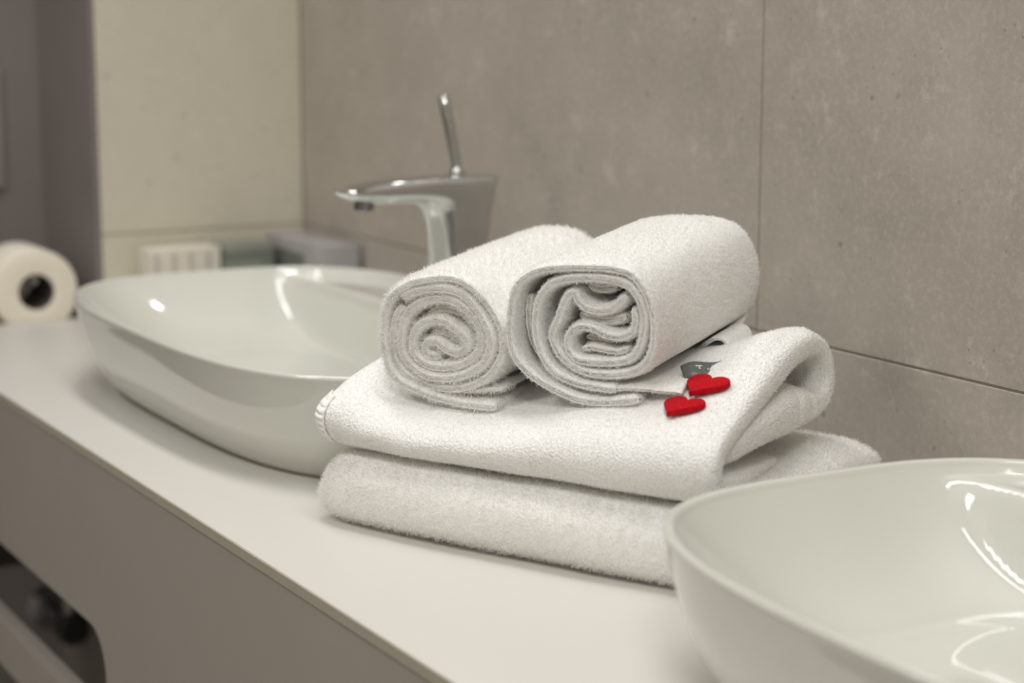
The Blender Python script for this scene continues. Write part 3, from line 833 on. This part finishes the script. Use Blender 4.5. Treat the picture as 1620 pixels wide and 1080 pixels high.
base_r = def_roll(63, 0.0007, -0.014, 0.054, 0.015)
def def_right(V, frac, outer):
    D = base_r(V, frac, outer)
    if outer == 0.95:          # the loose end lying to the right of the roll: narrower at the back, crumpled
        t = np.clip(V[:, 1] / 0.2, 0, 1)
        fx = np.clip((V[:, 0] - 0.015) / 0.05, 0, 1)
        D[:, 0] -= fx * t * 0.026
        D[:, 2] += fx * (0.0035 * np.sin(V[:, 1] * 75) + 0.012 * np.clip((t - 0.6) / 0.4, 0, 1) * np.sin(fx * 2.6)) - fx * 0.006 * (1 - t)
    return D
rr = rolled('rolled_towel', 'ribbed white rolled towel on the right, beside the red hearts', PR,
            [(RA, [0.0095] * 12 + [0.0086] * (len(RA) - 12), recess_in(RA, 0.0, 0.006), 0.64),
             (RB, 0.0086, recess_in(RB, 0.001, 0.006), 0), (RD, 0.0062, 0.006, 0), (RE, 0.0085, 0.016, 0), (RF, 0.0085, 0.013, 0), (RG, 0.0105, 0.013, 0), (RH, 0.006, 0.014, 0), (RL, 0.0036, 0.118, 0), (RC, [0.0045, 0.0045, 0.0042, 0.004, 0.0036], 0.002, 0.95)],
            0.198, def_right, (110000, 0.0016, 0.00036, 0.7), M['terry_rib_roll'], 81, 0.6, (1.5, 0.45, 1.5))

# grey satin label sewn into the loose end, with white lettering
def label_strip():
    V = []; F = []
    nx, ny = 14, 6
    for i in range(nx):
        s = i / (nx - 1)
        for j in range(ny):
            t = j / (ny - 1)
            a = 0.0 + 0.031 * s; w_ = 0.017 * (t - 0.5)
            V.append((a, w_, 0.0042 * math.sin(s * 4.4 + 0.5) * (1 - 0.4 * s) + 0.0025 * s + 0.001 * math.sin(6 * t)))
    for i in range(nx - 1):
        for j in range(ny - 1):
            F.append((i * ny + j, (i + 1) * ny + j, (i + 1) * ny + j + 1, i * ny + j + 1))
    return V, F
lu, lv = 0.271, 0.083
lz = top_z(lu, lv)
lw = from_uv(lu, lv, lz + 0.0045)
LBV, LBF = label_strip()
lab = mesh_obj('care_label', LBV, LBF, M['label_grey'], None)
tag(lab, 'grey satin label with white lettering')
m_ = lab.modifiers.new('thickness', 'SOLIDIFY'); m_.thickness = 0.0004
lab.parent = rr
lab.matrix_parent_inverse = rr.matrix_world.inverted()
lab.matrix_world = Matrix.Translation(lw) @ Matrix.Rotation(TA + math.radians(38), 4, 'Z') @ Matrix.Rotation(math.radians(-10), 4, 'Y') @ Matrix.Rotation(math.radians(32), 4, 'X')
def letter_part(x0, y0, x1, y1, z):   # flat bar following the label's wave
    V = []; F = []
    k = 6
    for i in range(k):
        s = x0 + (x1 - x0) * i / (k - 1); f = s / 0.031
        for y in (y0, y1):
            t = y / 0.017 + 0.5
            V.append((s, y, 0.0042 * math.sin(f * 4.4 + 0.5) * (1 - 0.4 * f) + 0.0025 * f + 0.001 * math.sin(6 * t) + 0.0004))
    for i in range(k - 1): F.append((2 * i, 2 * i + 2, 2 * i + 3, 2 * i + 1))
    return V, F
for (x0, y0, x1, y1) in [(0.0125, -0.001, 0.0135, 0.004), (0.0105, 0.0035, 0.0155, 0.0047), (0.0185, -0.001, 0.0195, 0.001)]:
    v_, f_ = letter_part(x0, y0, x1, y1, 0)
    o = mesh_obj('lettering', v_, f_, M['label_ink'], lab)

# ------------------------------------------------------------------ felt hearts
def heart_bm(size, thick):
    bm = bmesh.new(); pts = []
    for k in range(56):
        t = 2 * math.pi * k / 56
        pts.append((16 * math.sin(t) ** 3 / 32 * size, (12.6 * math.cos(t) - 4.4 * math.cos(2 * t) - 1.9 * math.cos(3 * t) - 0.8 * math.cos(4 * t) + 2.2) / 32 * size))
    rings_ = []
    for (sc, z) in ((0.955, 0.0), (0.99, 0.15), (1.0, 0.4), (1.0, 0.65), (0.985, 0.88), (0.95, 1.0)):
        rings_.append([bm.verts.new((x * sc, y * sc, z * thick)) for x, y in pts])
    for A, B in zip(rings_, rings_[1:]):
        for k in range(56): bm.faces.new((A[k], A[(k + 1) % 56], B[(k + 1) % 56], B[k]))
    caps = [bm.faces.new(rings_[-1]), bm.faces.new(list(reversed(rings_[0])))]
    bmesh.ops.triangulate(bm, faces=caps)
    return bm

def place_heart(u, v, yaw, size, label):
    bm = heart_bm(size, 0.0042)
    o = bm_obj('felt_heart', bm, M['felt'], None, smooth=True, angle=0.9)
    h, n = top_hit(u, v, 0.012)
    p = from_uv(u, v, h + 0.0020)
    n = (n * 0.65 + Vector((0, 0, 0.35))).normalized()
    tilt = Vector((0, 0, 1)).rotation_difference(n).to_matrix().to_4x4()
    o.matrix_world = Matrix.Translation(p) @ Matrix.Rotation(TA, 4, 'Z') @ tilt @ Matrix.Rotation(yaw, 4, 'Z')
    tag(o, label, 'heart', 'red felt hearts on the towel')
    return o
place_heart(0.294, 0.0405, math.radians(-10), 0.034, 'red felt heart lying nearer the front edge of the towel')
place_heart(0.298, 0.0665, math.radians(-12), 0.036, 'red felt heart lying against the grey satin label')

# ------------------------------------------------------------------ toilet roll on its holder
tr = empty('toilet_roll', (XW - 0.002, 0.684, ZC - 0.018), 0, 'white toilet paper roll on a holder at the far end', 'toilet roll')
RT, RC_, WR = 0.0555, 0.0235, 0.100
prof = [(RC_, 0.0), (RC_ + 0.004, 0.0006), (RT - 0.004, 0.0006), (RT - 0.0012, -0.0004), (RT, -0.003), (RT, -WR + 0.003), (RT - 0.002, -WR), (RC_, -WR)]
o = lathe('paper', prof, M['paper'], tr, n=64, axis='X', loc=(0, 0, 0.056))
o = lathe('core', [(RC_, 0.0003), (RC_, -WR), (RC_ - 0.0012, -WR), (RC_ - 0.0012, 0.0003), (RC_, 0.0003)], M['core'], tr, n=48, axis='X', loc=(0, 0, 0.056))
th_ = empty('toilet_roll_holder', (XD, 0.684, ZC + 0.0525), 0, 'metal rod holder carrying the toilet paper roll on the dark wall', 'holder')
rod = lathe('rod', [(0, 0.0), (0.007, 0.0), (0.007, 0.225), (0.0055, 0.228), (0, 0.228)], M['chrome'], th_, n=24, axis='X')
lathe('flange', [(0, 0.0), (0.024, 0.0), (0.024, 0.008), (0.022, 0.010), (0, 0.010)], M['dark_chrome'], th_, n=32, axis='X')

# pale plate on the dark wall
pl = empty('flush_plate', (XD, 0.66, ZC + 0.155), 0, 'pale grey wall plate on the dark wall above the toilet roll', 'plate')
o = box('plate', (0, -0.13, 0.0), (0.008, 0.05, 0.165), M['pale_plate'], pl, bevel=0.002)
box('button', (0.008, -0.12, 0.015), (0.011, -0.045, 0.15), M['pale_plate'], pl, bevel=0.001)
box('button', (0.008, -0.035, 0.015), (0.011, 0.04, 0.15), M['pale_plate'], pl, bevel=0.001)

# ------------------------------------------------------------------ things at the far end of the worktop
cb = empty('white_carton', (-2.385, 0.863, ZC), math.radians(2), 'small off-white carton behind the far basin, left of the green box', 'box')
box('carton', (-0.022, -0.045, 0), (0.022, 0.053, 0.090), M['carton'], cb, bevel=0.0015)
for k in range(4): box('printed_band', (0.0218, -0.040 + k * 0.024, 0.012), (0.0226, -0.034 + k * 0.024, 0.084), M['carton_print'], cb)
gb = empty('green_box', (-2.385, 0.957, ZC), 0, 'dull green box between the white carton and the silver box', 'box')
box('box', (-0.025, -0.036, 0), (0.025, 0.034, 0.090), M['green_box'], gb, bevel=0.0015)
box('lid_band', (-0.0255, -0.0365, 0.072), (0.0255, 0.0345, 0.080), M['silver_dark'], gb)
sb = empty('silver_box', (-2.325, 1.028, ZC), 0, 'long silver-grey box against the tiled wall behind the far basin', 'box')
box('box', (-0.090, -0.024, 0), (0.095, 0.030, 0.098), M['silver_box'], sb, bevel=0.003)
box('printed_panel', (-0.08, -0.0247, 0.050), (0.035, -0.0238, 0.082), M['silver_dark'], sb)

# ------------------------------------------------------------------ valve seen through the slot of the cabinet
vv = empty('angle_valve', (XD, 0.745, ZC - 0.46), 0, 'dark metal angle valve seen through the slot below the worktop', 'valve')
lathe('wall_flange', [(0, 0), (0.03, 0), (0.03, 0.006), (0.012, 0.012), (0, 0.012)], M['dark_chrome'], vv, n=28, axis='X')
tube('pipe', [(0.01, 0, 0), (0.09, 0, 0), (0.115, 0, 0.006), (0.122, 0, 0.02), (0.122, 0, 0.06)], 0.012, M['dark_chrome'], vv)
lathe('knob', [(0, 0.105), (0.02, 0.105), (0.023, 0.112), (0.023, 0.135), (0.018, 0.14), (0, 0.14)], M['rubber'], vv, n=28, axis='X')
